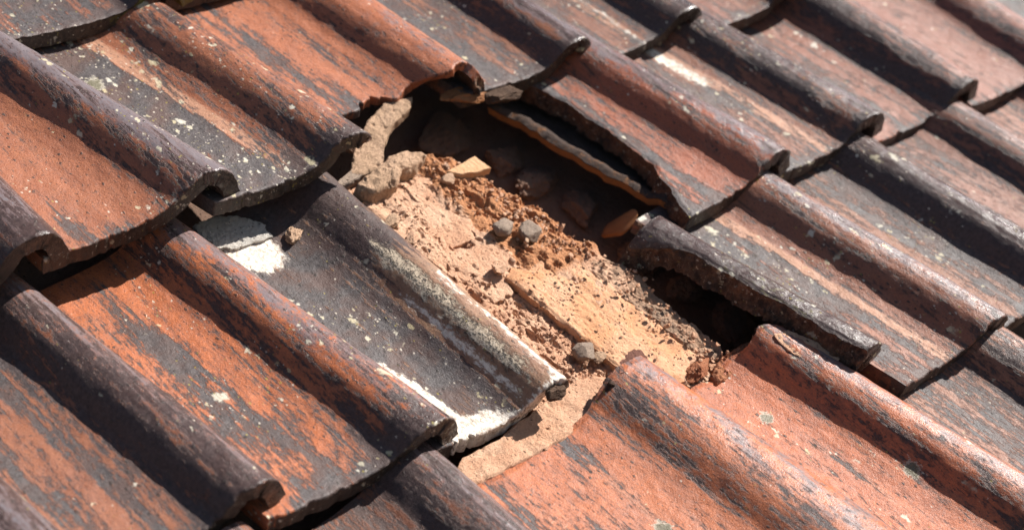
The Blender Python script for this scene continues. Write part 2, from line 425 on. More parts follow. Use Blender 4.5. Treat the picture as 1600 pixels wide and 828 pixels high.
    o.color = (color[0] * .90 * gain, color[1] * .90 * gain, color[2] * .82 * gain, 1)
    tag(o, label, cat, group)
    return o

def L2(pb_, zb, pf, zf):
    a = bp(*pb_, zb); b = bp(*pf, zf); return a, b
def tri(s, c, w): return np.clip(1 - np.abs(s - c) / w, 0, 1)

OR = (.42, .150, .078); BRIGHT = (.58, .175, .070); RED = (.36, .11, .065); PINK = (.30, .12, .085); BRN = (.21, .09, .06)

# course A (upper), fronts near v 4.4
tile('orange tile with smooth grey crest at the left edge, above the bright orange trough', (2.70, 2.73), (3.44, 3.76), 6.19, 4.55, 4.46, zb=-.10, seed=11, soft=0.5, color=OR, over=.3,
     dark=lambda s, t: -.32 + .50 * tri(s, .86, .22) + .75 * blob(s, t, .28, .86, .07, .10) + .5 * blob(s, t, .42, .95, .12, .05) + .35 * blob(s, t, .3, .45, .15, .12),
     sheen=1.15, lich=.30, foot=.15, NA=150, NB=240, s1=1.165)
tile('dark violet tile cut off by the left edge of the photo', (1.70, 1.72), (2.75, 2.73), 4.95 + 1.2, 4.62, 4.53, zb=-.13, seed=12, color=BRN,
     dark=lambda s, t: .12 + .2 * tri(s, .85, .3), sheen=1.3, lich=.1, NA=90, NB=150)
tile('sooty tile speckled with white lichen, its roll mottled orange', (3.44, 3.76), (4.43, 4.66), 6.06, 4.44, 4.30, zb=-.13, seed=13, ros=[(147, 127, -.3, .07, 0)], soft=0.5, color=OR,
     dark=lambda s, t: np.where(s < .56, .80, .12) * sm(.60, .5, s) + .20 * sm(.62, .75, s) - .2 * blob(s, t, .9, .6, .2, .35) + .45 * sm(.82, 1, t) - .25 * sm(.08, 0, t),
     lich=lambda s, t: .75 - .2 * sm(.6, .7, s), foot=1.0, sheen=.35, NA=150, NB=220, s1=1.10, raw_edges='r', frontdark=.5)
def t3front(s):  # broken bite out of the front: right half of the trough missing, roll stands longer
    return .0 + .30 * sm(.08, .20, s) * sm(1.3, .45, s) * .9 - .04 * np.sin(s * 23) * sm(.3, .5, s)
tile('orange tile with red roll and a broken scalloped front over the hole', (4.43, 4.66), (5.62, 5.67), 5.95, 4.42, 4.40, zb=-.13, seed=14, soft=0.35, color=(.50, .17, .085),
     dark=lambda s, t: .02 + .24 * np.sin(s * 19 + 1) * sm(.6, .5, s) - .2 * sm(.6, .75, s) + .4 * blob(s, t, .15, .35, .12, .25) + .35 * blob(s, t, .25, .9, .15, .15),
     frontf=t3front, raw_edges='f', th=.07, lich=.15, foot=.25, sheen=.45, NA=170, NB=200, chip=2.6, frontdark=0)
tile('greyish streaked tile with dark brown roll, second from the top left of the hole', (5.62, 5.67), (6.60, 6.60), 5.8, 4.42, 4.28, zb=-.13, seed=15, color=(0.320, 0.136, 0.080),
     dark=lambda s, t: .32 + .25 * np.sin(s * 21) * sm(.7, .55, s) + .20 * tri(s, .8, .15), lich=.35, foot=.3, sheen=1.1, NA=90, NB=140)
tile('brown tile with a cream streak beside its roll, at the top middle of the photo', (6.60, 6.60), (7.62, 7.62), 5.6, 4.26, 4.13, zb=-.13, gain=.80, seed=16, color=(0.304, 0.128, 0.080),
     dark=lambda s, t: .15 + .45 * tri(s, .25, .2) + .3 * sm(.7, .8, s), white=lambda s, t: .5 * tri(s, .62, .1), lich=.4, foot=.9, sheen=.9, NA=80, NB=120)
tile('reddish grey tile at the top edge with a dark gap under its front', (7.62, 7.62), (8.98, 8.75), 5.4, 4.10, 3.96, zb=-.13, gain=.80, seed=17, color=PINK,
     dark=lambda s, t: .12 + .0 * s, lich=.25, sheen=.7, NA=70, NB=100)
# course above, only its fronts at the top left
tile('mossy fronted dark tile in the top left corner', (3.40, 3.50), (4.50, 4.57), 7.9, 6.20, 6.02, zb=-.13, zf=.02, seed=18, color=(0.320, 0.136, 0.088),
     dark=lambda s, t: .38 + .0 * s, lich=.75, sheen=.4, NA=90, NB=110, moss=lambda s, t, k: .75 * sm(.93, .99, t) * (k > .05) * sm(.2, .5, s))
tile('brown tile cut by the top edge, its front lip just showing above a dark gap', (4.50, 4.57), (5.5, 5.6), 7.6, 6.10, 5.98, zb=-.13, zf=.02, seed=19, color=OR,
     dark=lambda s, t: .2 + .0 * s, NA=60, NB=80)

# course B (middle), fronts near v 2.6 -- left part, sunk
tile('brown streaked tile with dark violet roll at the lower left', (1.72, 1.85), (2.62, 2.77), 4.40, 2.86, 2.74, zb=-.33, zf=-.12, seed=21, color=(0.352, 0.136, 0.076),
     dark=lambda s, t: .16 + .22 * np.sin(s * 20 + 2) * sm(.6, .5, s) + .45 * tri(s, .82, .2) - .3 * blob(s, t, .18, .8, .12, .4), lich=.1, sheen=.85, foot=.0, NA=120, NB=200)
tile('tile with bright orange trough and black patch, left of the white stained tile', (2.62, 2.77), (3.56, 3.71), 4.34, 2.66, 2.52, zb=-.33, zf=-.12, seed=22, soft=0.3, color=BRIGHT,
     dark=lambda s, t: -.10 + .75 * blob(s, t, .42, .22, .10, .18) + .50 * blob(s, t, .40, .62, .16, .35) + .22 * tri(s, .82, .22) + .45 * sm(.78, 1, t) * sm(.1, .3, s) - .35 * blob(s, t, .1, .3, .1, .5),
     lich=lambda s, t: .28 + .25 * sm(.8, 1, t), sheen=.75, foot=.3, NA=150, NB=230)
tile('charcoal tile with white lime stains along its front and roll foot', (3.56, 3.71), (4.50, 4.42), 4.27, 2.50, 2.36, zb=-.33, zf=-.12, seed=23, soft=0.7, hs=1.0, color=(0.336, 0.208, 0.136),
     dark=lambda s, t: .62 * sm(.76, .68, s) + (.62 - .95 * sm(.25, .5, t)) * sm(.68, .78, s) + .35 * blob(s, t, 1.0, .97, .1, .05),
     white=lambda s, t: 1.15 * blob(s, t, .38, -.0, .17, .12) + 1.5 * blob(s, t, .29, .80, .085, .20) + 1.5 * blob(s, t, .42, .96, .20, .07) + .7 * blob(s, t, .8, 1.0, .2, .03) + .62 * tri(s, .77, .085) * sm(.35, .5, t) * sm(1.0, .9, t) + .52 * tri(s, 1.02, .16) * sm(.3, .5, t),
     crust=lambda s, t: .85 * tri(s, .87, .12) * sm(.18, .35, t) * sm(1.0, .85, t), lich=.42, sheen=.0, foot=lambda s, t: .6 * tri(s, .06, .1) + .5 * tri(s, .95, .3) * sm(.3, .5, t),
     raw_edges='', NA=160, NB=260, s1=1.12, frontdark=-.1, chip=1.6)
tile('violet grey tile whose roll just enters the bottom left corner', (.72, .85), (1.72, 1.85), 4.5, 2.98, 2.86, zb=-.33, zf=-.12, seed=24, color=BRN,
     dark=lambda s, t: .2 + .0 * s, sheen=1.4, lich=.35, NA=60, NB=110)
# right part of the course, at full height
def m7s0(b):      # arched broken left edge
    v = 4.56 - b * 1.72
    n = fbm(np.stack([b * 14, b * 0, b * 0 + 5], -1), (1, 1, 1), 5, 77) - .5
    return np.interp(v, [2.8, 2.96, 3.03, 3.15, 3.33, 3.5, 3.7, 4.0, 4.25, 4.4], [.235, .28, .31, .38, .455, .48, .51, .52, .51, .46]) + n * .04
t7 = tile('tile with bright red roll and broken left edge, right above the hole', (5.80, 5.90), (6.76, 6.94), 4.36, 2.86, 2.78, zb=-.105, seed=25, soft=0.35, color=(0.416, 0.120, 0.060),
     dark=lambda s, t: .34 * sm(.62, .5, s) + .30 * np.sin(s * 24 + 1) * sm(.65, .5, s) + .35 * tri(s, .2, .2) - .28 * tri(s, .80, .12) + .3 * blob(s, t, .7, .1, .1, .12),
     s0f=m7s0, plumb=.8, rawdark=.9, rawamp=.018, th=.12, raw_edges='l', lich=.25, foot=.4, sheen=.85, NA=130, NB=210, over=.2)
tile('tile with a cream streak beside its dark brown roll, right of the red roll', (6.76, 6.94), (7.76, 7.89), 4.23, 2.78, 2.66, zb=-.105, gain=.80, seed=26, color=(0.352, 0.144, 0.088),
     dark=lambda s, t: .55 * tri(s, .22, .28) + .05 + .32 * tri(s, .86, .22) + .4 * blob(s, t, .5, .45, .07, .12), white=lambda s, t: .72 * tri(s, .56, .13) * sm(.55, .25, t) + .3 * blob(s, t, .50, .55, .05, .1),
     lich=.4, foot=1.0, sheen=.9, NA=110, NB=180)
tile('orange trough tile with a steep dark brown roll at the upper right', (7.76, 7.89), (9.00, 8.95), 4.05, 2.64, 2.50, zb=-.105, gain=.80, seed=27, color=(0.368, 0.136, 0.088), hs=1.25,
     dark=lambda s, t: .0 + .3 * np.sin(s * 18) * sm(.6, .5, s) + .36 * tri(s, .84, .25), lich=.2, foot=.2, sheen=.5, NA=90, NB=150)
tile('smooth pinkish red tile in the top right corner', (9.00, 8.95), (10.24, 10.02), 3.9, 2.44, 2.30, zb=-.105, gain=.80, seed=28, color=(0.368, 0.144, 0.104),
     dark=lambda s, t: -.15 + .25 * tri(s, .82, .25), lich=.1, foot=.1, sheen=.5, NA=70, NB=110)

tile('added dark tile standing for the black gap at the extreme top right corner', (10.30, 10.12), (11.3, 11.1), 3.7, 2.2, 2.1, zb=-.13, seed=29, color=(.10, .05, .04),
     dark=lambda s, t: .9 + .0 * s, lich=.1, NA=60, NB=90)  # extra tile, coloured near black in place of the dark gap beyond

# course C (lower right), fronts near v 1.2
tile('lichened dark tile with reddish roll, lower right of the hole', (5.86, 6.04), (6.83, 6.95), 2.79, 1.22, 1.09, zb=-.15, seed=31, soft=0.35, color=(0.352, 0.136, 0.080),
     dark=lambda s, t: (.55 - .35 * sm(.5, .95, t)) * sm(.62, .5, s) + .20 * np.sin(s * 25) * sm(.6, .5, s) - .10 * sm(.6, .7, s), s0=.17,
     lich=lambda s, t: .6 - .2 * sm(.3, .6, t), foot=1.0, sheen=.75, NA=140, NB=220)
tile('tile with grey orange streaks and a dark violet roll at the right edge', (6.83, 6.95), (7.79, 7.83), 2.61, 1.12, 1.00, zb=-.15, gain=.80, seed=32, color=(0.368, 0.160, 0.088),
     dark=lambda s, t: .26 + .3 * np.sin(s * 22 + 2) * sm(.6, .5, s) + .36 * tri(s, .82, .22), white=lambda s, t: .33 * tri(s, .66, .07), lich=.3, foot=.4, sheen=1.3, NA=100, NB=150)
tile('brown tile with a pinkish roll at the right edge, below the steep dark roll', (7.79, 7.83), (8.80, 8.72), 2.50, 1.0, .9, zb=-.15, gain=.80, seed=33, color=(0.352, 0.152, 0.104),
     dark=lambda s, t: .14 + .0 * s, lich=.1, foot=.3, sheen=.6, NA=80, NB=120)
tile('brown tile behind the right frame edge under the pinkish red corner tile', (8.80, 8.72), (9.85, 9.7), 2.30, .9, .8, zb=-.15, seed=34, color=(0.352, 0.152, 0.104),
     dark=lambda s, t: .14 + .0 * s, lich=.1, NA=60, NB=90)
# roll of a broken tile
def r12s0(b):
    n = fbm(np.stack([b * 12, b * 0, b * 0 + 2], -1), (1, 1, 1), 5, 99) - .5
    return .895 - .12 * sm(.25, 0, b) + .03 * sm(.7, 1, b) + n * .055
t12 = tile('sooty roll left standing from a smashed tile, yellow lichen on its crest', (4.95, 5.06), (5.86, 6.04), 2.92, 1.50, 1.43, zb=-.15, seed=35, color=(0.240, 0.104, 0.064), over=.0,
     dark=lambda s, t: .75 + .0 * s, s1=1.155, s0f=r12s0, hs=1.0, raw_edges='lb', lich=lambda s, t: .75 - .3 * t, moss=lambda s, t, k: .42 * sm(.15, .4, t) * sm(.9, .7, t) * (k < .05), sheen=.9, foot=0, NA=50, NB=200, cat='broken tile', th=.15, plumb=1.0, pw=.6, rawamp=.020, rawdark=.75)

# course D (lowest right): the big orange tiles
def d16back(s):
    return -.05 - .03 * s + .06 * sm(.70, .95, s) + .012 * np.sin(s * 17)
tile('bright orange tile with dark crumbling end at the bottom, right of the brown roll', (3.62, 3.61), (4.91, 5.04), 2.29, .45, .33, zb=-.195, zf=-.02, seed=41, ros=[(1045, 811, -.25, .055, 0)], soft=0.4, color=BRIGHT,
     dark=lambda s, t: -.2 + .75 * blob(s, t, .13, .42, .06, .35) + .40 * blob(s, t, .33, .33, .10, .14) + .42 * tri(s, .84, .16) + .45 * blob(s, t, .55, .1, .10, .10),
     backf=d16back, raw_edges='b', lich=.12, foot=.0, sheen=.55, NA=180, NB=260, over=0)
def d15back(s):
    return .12 - .10 * sm(.9, 1.1, s) * 1 - .10 * s * 0 + .02 * np.sin(s * 21) - .1 * sm(.3, .0, s) * 0
tile('bright orange tile with ragged top edge under the broken roll, bottom right', (4.94, 5.05), (5.81, 6.01), 1.86, .30, .20, zb=-.155, zf=-.02, seed=42, ros=[(1200, 650, -.33, .045, 0), (1422, 737, -.25, .050, 0)], soft=0.4, color=(.58, .17, .07),
     dark=lambda s, t: -.22 + .5 * tri(s, .17, .07) + .25 * blob(s, t, .35, .6, .12, .3) + .36 * tri(s, .84, .18),
     backf=d15back, raw_edges='b', lich=.15, foot=.05, sheen=.65, NA=170, NB=220, over=0, s1=1.13)
tile('grey orange tile at the right edge beneath the lichened tile', (5.85, 6.03), (6.95, 7.05), 1.40, .10, .0, zb=-.14, zf=-.02, seed=43, color=(0.368, 0.160, 0.096),
     dark=lambda s, t: .22 + .0 * s, lich=.2, foot=.2, sheen=.5, NA=90, NB=120, s0=.1)
tile('plain dark brown tile with a violet roll at the bottom middle', (2.60, 2.62), (3.62, 3.61), 2.51, .80, .65, zb=-.30, zf=-.05, over=.08, seed=44, soft=0.5, color=(0.240, 0.100, 0.060),
     dark=lambda s, t: .22 + .25 * tri(s, .82, .2), lich=.08, foot=.3, sheen=.85, NA=110, NB=170)
tile('dark tile whose roll peeps out under the arch at the bottom left', (1.60, 1.62), (2.60, 2.62), 2.70, .9, .8, zb=-.33, zf=-.05, over=.05, seed=45, color=(0.288, 0.120, 0.072),
     dark=lambda s, t: .2 + .0 * s, lich=.08, sheen=.7, NA=70, NB=110)

# ------------------------------------------------------------------ what lies in the hole
def child_mesh(name, V, Q, attrs, parent_org, mat, parent):
    return link(name, mesh_np(name, V, Q, attrs, parent_org), mat, None, parent)

def rough_attr(V, reg=None, seed=0):
    return dict(sc=V + seed * 2.3, reg=np.zeros(len(V)) if reg is None else reg)

UMAXV = np.array([1.8, 2.05, 2.4, 2.78, 3.0, 3.42, 3.8, 4.02, 4.12, 4.3])
UMAXU = np.array([5.60, 5.64, 5.61, 5.66, 5.58, 5.57, 5.52, 5.48, 5.36, 5.10])
def umax(v):
    n = fbm(np.stack([v * 9, v * 0, v * 0], -1), (1, 1, 1), 5, 41, .62) - .5
    return np.interp(v, UMAXV, UMAXU) + n * .14
def bedH(u, v):
    P = np.stack([u, v, u * 0], -1)
    soil = sm(5.02, 5.16, u + .10 * (fbm(P, (5, 5, 1), 3, 3) - .5)) * sm(2.95, 3.15, v)       # rough earth, upper right
    low = sm(4.98, 4.92, u) * sm(3.30, 3.2, v)
    z = -.425 + (fbm(P, (2.2, 1.6, 1), 3, 1) - .5) * .07 + (fbm(P, (11, 8, 1), 3, 2) - .5) * .022
    r = np.abs(fbm(P, (18, 10, 1), 4, 4, .55) - .5)
    z = z + (.2 + .45 * soil + .3 * low) * (.010 - r * .08)
    z = z + soil * .030 + soil * (fbm(P, (30, 24, 1), 3, 6, .6) - .5) * .03
    # broken plates: terraced noise, stretched down the slope, with cracks between
    for sc_, hh, sd_ in (((3.2, 1.7, 1), .070, 21), ((9, 5, 1), .024, 22), ((24, 13, 1), .011, 23)):
        t_ = fbm(P, sc_, 4, sd_, .55) * 7
        fl = np.floor(t_); fr_ = t_ - fl
        z = z + (fl + sm(.0, .22, fr_) - 3.5) / 7 * hh * 1.7
    pit = fbm(P, (34, 22, 1), 3, 24, .6)
    z = z - .022 * sm(.64, .72, pit) - .02 * sm(.62, .66, fbm(P, (13, 5, 1), 4, 25, .6))
    # smoother plaster like plate at the upper left
    plate = sm(4.98, 4.86, u - (v - 3.9) * .25 + .05 * (fbm(P, (7, 7, 1), 3, 8) - .5)) * sm(3.25, 3.5, v)
    z = z + plate * .018 * (1 + 0 * r)
    return z, soil, plate, low
NA_, NB_ = 270, 430
A, B = np.meshgrid(np.linspace(0, 1, NA_ + 1), np.linspace(0, 1, NB_ + 1), indexing='ij')
ua = 4.38 + A * (5.58 - 4.38); vmn = np.interp(ua, [4.38, 4.7, 4.98, 5.15, 5.6], [2.36, 2.24, 2.20, 1.97, 1.88])
v = 4.30 - B * (4.30 - vmn) + 0.10 * (fbm(np.stack([A * 8, B * 0, B * 0], -1), (1, 1, 1), 4, 8) - .5) * (1 - B)
u = 4.38 + A * (umax(v) - 4.38)
z, soil, plate, low = bedH(u, v)
z = z - .05 * sm(.93, 1, A) ** 2
top = np.stack([u, v, z], -1); bot = np.stack([u + .03 * A, v, np.full_like(u, -.74)], -1)
V, Q, par = shell(top, bot, NA_, NB_, 14)
w = (par[:, 2] > .001)
for ax in range(3):
    V[:, ax] += (fbm(V, (20, 20, 20), 4, 61 + ax, .6) - .5) * np.where(w, .05, .003)
_, soilv, platev, lowv = bedH(V[:, 0], V[:, 1])
bed = link('mortar_bed', mesh_np('mortar_bed', V, Q, rough_attr(V, np.clip(soilv * .75 + .12 - .3 * platev, 0, 1)), (5, 3, -.42)), M_MORTAR, (5, 3, -.42))
tag(bed, 'crumbling pinkish mortar and earth bed exposed in the hole', 'mortar bed')

def slab(name, label, cat, px, z, th, mat, amp=.01, jag=.02, tilt=(0, 0), seed=1, dome=0.0, N=200, M=44, K=8, reg=None, group=None, fs=(14, 10), rough=.012):
    pts = np.array([bp(x, y, z) for x, y in px])
    c = pts.mean(0)
    P2 = np.concatenate([pts, pts[:1]]); seg = np.hypot(*np.diff(P2, axis=0).T); cum = np.concatenate([[0], np.cumsum(seg)])
    q = np.linspace(0, cum[-1], N, endpoint=False)
    ol = np.stack([np.interp(q, cum, P2[:, 0]), np.interp(q, cum, P2[:, 1])], -1)
    n = fbm(np.stack([ol[:, 0], ol[:, 1], ol[:, 0] * 0], -1), (14, 14, 1), 4, seed, .6) - .5
    dirv = ol - c; dl = np.linalg.norm(dirv, axis=1, keepdims=True); ol = ol + dirv / dl * (n * jag * 2)[:, None]
    V = [np.array([[c[0], c[1], 0]])]; Q = []; T = []
    fr = np.linspace(0, 1, M + 1)[1:] ** .85
    def zt(p, f):
        P = np.stack([p[:, 0], p[:, 1], p[:, 0] * 0 + seed], -1)
        r = (fbm(P, (*fs, 1), 4, seed + 3, .6) - .5) * amp * 2 - np.abs(fbm(P, (fs[0] * 2.2, fs[1] * 2.2, 1), 4, seed + 4) - .5) * amp * 1.4
        d, rid = cells(p[:, 0], p[:, 1], 24, seed); r = r - np.where(rid > .8, amp * .8 * sm(.4, .1, d), 0)
        return z + r + (p[:, 0] - c[0]) * tilt[0] + (p[:, 1] - c[1]) * tilt[1] + dome * (1 - f ** 2) - .25 * th * np.clip(f - .93, 0, 1) / .07 * .5
    V[0][0, 2] = zt(np.array([c]), np.array([0.]))[0]
    for f in fr:
        p = c + (ol - c) * f; V.append(np.stack([p[:, 0], p[:, 1], zt(p, np.full(N, f))], -1))
    base = 1
    for i in range(N): T.append((0, base + i, base + (i + 1) % N))
    i = np.arange(N); j = (i + 1) % N
    for k_ in range(M - 1): Q.append(np.stack([base + k_ * N + i, base + (k_ + 1) * N + i, base + (k_ + 1) * N + j, base + k_ * N + j], -1))
    topr = V[-1]; botr = topr.copy(); botr[:, 2] -= th; botr[:, :2] = c + (botr[:, :2] - c) * .97
    last = base + (M - 1) * N
    for k_ in range(1, K + 1):
        V.append(topr * (1 - k_ / K) + botr * k_ / K); nb_ = last + N
        Q.append(np.stack([last + i, nb_ + i, nb_ + j, last + j], -1)); last = nb_
    V.append(np.array([[c[0], c[1], z - th]])); ci = last + N
    for a in range(N): T.append((ci, last + (a + 1) % N, last + a))
    V = np.concatenate(V); Q = np.concatenate(Q); T = np.array(T)
    # polygon orientation
    ar = np.sum(ol[:, 0] * np.roll(ol[:, 1], -1) - ol[:, 1] * np.roll(ol[:, 0], -1))
    if ar < 0: Q = Q[:, ::-1]; T = T[:, ::-1]
    edge = np.zeros(len(V)); edge[1 + (M - 1) * N:] = 1
    for ax in range(3): V[:, ax] += (fbm(V, (26, 26, 26), 4, seed * 5 + ax, .6) - .5) * np.where(edge > 0, rough * 1.6, rough * .3)
    me = mesh_np(name, V, Q, rough_attr(V, None if reg is None else (reg(V, edge)), seed), (c[0], c[1], z - th), T)
    o = link(name, me, mat, (c[0], c[1], z - th)); tag(o, label, cat, group); return o

def rock(name, label, cat, at, size, mat, rot=(0, 0, 0), seed=1, planes=14, rough=.05, sub=4, group=None, px=True, z=None):
    import bmesh
    bm = bmesh.new(); bmesh.ops.create_icosphere(bm, subdivisions=sub, radius=1)
    D = np.array([x.co[:] for x in bm.verts]); T = np.array([[x.index for x in f.verts] for f in bm.faces]); bm.free()
    rng = np.random.default_rng(seed); r = np.full(len(D), 1.15)
    for _ in range(planes):
        n_ = rng.normal(size=3); n_ /= np.linalg.norm(n_); dd = rng.uniform(.62, .95); c_ = D @ n_
        r = np.where(c_ > .05, np.minimum(r, dd / np.maximum(c_, .05)), r)
    r = r * (1 + (fbm(D + seed, (3, 3, 3), 4, seed, .6) - .5) * rough * 4 + (fbm(D + seed, (9, 9, 9), 3, seed, .6) - .5) * rough * 2)
    V = D * r[:, None] * np.array(size) / 2
    Rm = np.array(Matrix.Rotation(rot[2], 3, 'Z') @ Matrix.Rotation(rot[1], 3, 'Y') @ Matrix.Rotation(rot[0], 3, 'X'))
    V = V @ Rm.T
    if px: u0, v0 = bp(at[0], at[1], z)
    else: u0, v0 = at
    V = V + np.array([u0, v0, z])
    me = mesh_np(name, V, np.zeros((0, 4), int), rough_attr(V, None, seed), (u0, v0, z), T, sharp=35)
    o = link(name, me, mat, (u0, v0, z))
    if label: tag(o, label, cat, group)
    return o

slab('clay_slab', 'flat orange clay slab with a straight dark step along its left edge', 'clay slab',
     [(793, 432), (800, 416), (826, 420), (848, 404), (880, 416), (905, 404), (935, 432), (960, 436), (985, 470), (1030, 496), (1048, 524), (1088, 550), (1070, 592), (1015, 600), (972, 578), (930, 542), (880, 503), (835, 466)],
     -.385, .11, M_SLAB, amp=.014, jag=.016, seed=5, fs=(9, 4), rough=.010)
slab('clay_plate', 'smooth pinkish clay plate beside the pale lump at the left of the hole', 'tile fragment',
     [(566, 322), (600, 302), (640, 285), (676, 268), (698, 276), (680, 296), (690, 322), (735, 345), (742, 368), (700, 384), (655, 376), (610, 350)],
     -.415, .10, M_MORTAR, amp=.014, jag=.035, seed=31, fs=(8, 5), rough=.008, reg=lambda V, e: np.full(len(V), .1))
slab('clay_plate', 'pinkish clay plate with a chipped rim, left of the pair of stones', 'tile fragment',
     [(690, 402), (730, 384), (770, 378), (800, 396), (786, 424), (800, 452), (772, 470), (738, 448), (706, 428)],
     -.415, .08, M_MORTAR, amp=.014, jag=.035, seed=32, fs=(8, 5), rough=.008, reg=lambda V, e: np.full(len(V), .0))
slab('mortar_strip', 'grey crusty strip of mortar along the shaded side of the orange slab', 'mortar',
     [(900, 405), (945, 398), (975, 412), (985, 432), (1030, 462), (1080, 502), (1132, 545), (1115, 562), (1080, 548), (1035, 512), (990, 478), (940, 440)],
     -.385, .18, M_STRIP, amp=.034, jag=.045, seed=6, fs=(11, 7), rough=.02)
slab('mortar_crust', 'narrow crust of mortar crumbs between the white stained tile and the bright orange tile', 'mortar',
     [(712, 735), (725, 712), (770, 690), (850, 628), (880, 600), (930, 583), (968, 588), (962, 612), (945, 645), (900, 676), (850, 703), (800, 728), (742, 756), (722, 752)],
     -.385, .10, M_MORTAR, amp=.012, jag=.022, seed=7, rough=.01)
slab('mortar_lump', 'pale cracked mortar lump at the left end of the hole', 'mortar',
     [(553, 290), (585, 266), (606, 243), (632, 233), (668, 241), (652, 256), (630, 268), (618, 285), (585, 299)],
     -.31, .15, M_PALE, amp=.030, jag=.02, seed=8, dome=.04, fs=(9, 9), rough=.02)
slab('broken_tile_flake', 'curved pale flake of tile hanging under the scalloped edge', 'tile fragment',
     [(556, 222), (574, 190), (600, 168), (642, 164), (640, 178), (612, 200), (602, 222), (600, 250), (570, 262), (548, 262)],
     -.30, .06, M_PALE, amp=.012, jag=.012, seed=9, tilt=(.15, .10))
slab('broken_tile_flake', 'grey smooth sliver of tile between the speckled tile and the pale lump', 'tile fragment',
     [(520, 290), (548, 266), (572, 250), (600, 245), (575, 268), (545, 286)], -.36, .05, M_GREY, amp=.006, jag=.008, seed=10)
slab('clay_flake', 'small flat bright orange flake at the top of the rubble', 'tile fragment',
     [(698, 267), (742, 243), (768, 262), (745, 268), (720, 272)], -.345, .05, M_FLAKE, amp=.004, jag=.006, seed=11, rough=.004)
slab('clay_flake', 'long pinkish shard wedged under the sooty broken roll', 'tile fragment',
     [(1210, 521), (1232, 515), (1275, 535), (1316, 558), (1298, 571), (1265, 562), (1232, 544)], -.15, .022, M_MORTAR, amp=.007, jag=.008, seed=12, tilt=(.1, 0), rough=.006)
slab('broken_tile_edge', 'ragged red clay crust along the top edge of the lower right tile', 'tile fragment',
     [(1112, 585), (1128, 558), (1160, 536), (1188, 522), (1212, 528), (1190, 556), (1150, 580), (1125, 596)], -.355, .14, M_RED, amp=.030, jag=.030, seed=13)
slab('lime_patch', 'bluish white lime mortar patch in the gap under the speckled tile', 'mortar',
     [(300, 352), (330, 338), (372, 338), (415, 350), (425, 368), (380, 384), (335, 386)], -.525, .03, M_LIME, amp=.012, jag=.035, seed=14)

GP = 'loose stones lying in the hole'
rock('pebble', 'brown rounded stone, left one of the pair in mid hole', 'stone', (786, 354), (.15, .115, .10), M_GREY, seed=3, z=-.375)
rock('pebble', 'dark grey angular stone, right one of the pair in mid hole', 'stone', (829, 363), (.18, .13, .11), M_GREY, (0, 0, .4), seed=4, z=-.365)
rock('pebble', 'tiny cream stone in front of the dark grey angular stone', 'stone', (822, 378), (.05, .035, .04), M_PALE, (0, 0, 1), seed=5, z=-.37, sub=3)
rock('pebble', 'round grey pebble beside the step of the orange slab', 'stone', (911, 549), (.15, .135, .12), M_GREY, seed=6, z=-.385, planes=30, rough=.03)
rock('pebble', 'light crumbly stone right of the round grey pebble', 'stone', (935, 560), (.10, .07, .06), M_PALE, seed=7, z=-.40, rough=.09)
rock('pebble', 'small pinkish stone left of the step near mid hole', 'stone', (780, 418), (.12, .10, .09), M_MORTAR, (0, 0, .5), seed=8, z=-.38, rough=.08)
rock('pebble', 'grey brown stone under the small orange flake', 'stone', (700, 282), (.10, .08, .08), M_PALE, seed=9, z=-.385)
rock('pebble', 'angular brown crumb beside the roll of the white stained tile', 'stone', (612, 348), (.13, .09, .07), M_PALE, (0, 0, .5), seed=10, z=-.38, rough=.09)
rock('pebble', 'pinkish crumb at the lower left of the hole', 'stone', (645, 370), (.12, .08, .06), M_MORTAR, (0, 0, .7), seed=11, z=-.38, rough=.09)
rock('tile_shard', 'leaf shaped tan shard standing in the shade of the hole', 'tile fragment', (968, 352), (.19, .045, .30), M_BROWN, (.5, -.25, .55), seed=12, z=-.58, rough=.015, planes=9)
rock('clay_lump', 'dark red lump with a hollow at the lower right of the hole', 'clay lump', (1092, 577), (.22, .13, .12), M_RED, (0, 0, .3), seed=13, z=-.40, rough=.10, sub=5)
rock('clay_lump', 'purple brown lump capping the end of the bright orange roll', 'clay lump', (992, 574), (.26, .15, .06), M_STRIPD, (0, .1, .5), seed=24, z=-.225, rough=.12, sub=5)
rock('clay_lump', 'black lump added for the shade in the hollow at the left corner of the bright orange roll', 'clay lump', (955, 601), (.17, .10, .09), M_DARK, (0, 0, .5), seed=19, z=-.27, rough=.12, sub=5)  # dark lump put in where the cavity is only shaded
rock('tile_shard', 'rusty brown chunk hanging under the broken red roll', 'tile fragment', (722, 150), (.34, .12, .08), M_BROWN, (.3, .1, -.35), seed=45, z=-.26, rough=.13, sub=5)
rock('tile_shard', 'sooty black chunk at the top of the broken edge', 'tile fragment', (785, 147), (.34, .13, .10), M_DARK, (0, 0, -.15), seed=16, z=-.20, rough=.10, sub=5)
rock('clay_lump', 'clump of ochre crumbs on the back of the white stained tile', 'clay lump', (462, 368), (.16, .10, .06), M_PALE, (0, 0, .6), seed=17, z=-.50, rough=.14, sub=5)
rock('clay_lump', 'soot black crumb on the front right corner of the white stained tile', 'clay lump', (868, 610), (.14, .10, .10), M_DARK, (0, 0, .2), seed=18, z=-.20, rough=.10, sub=5)

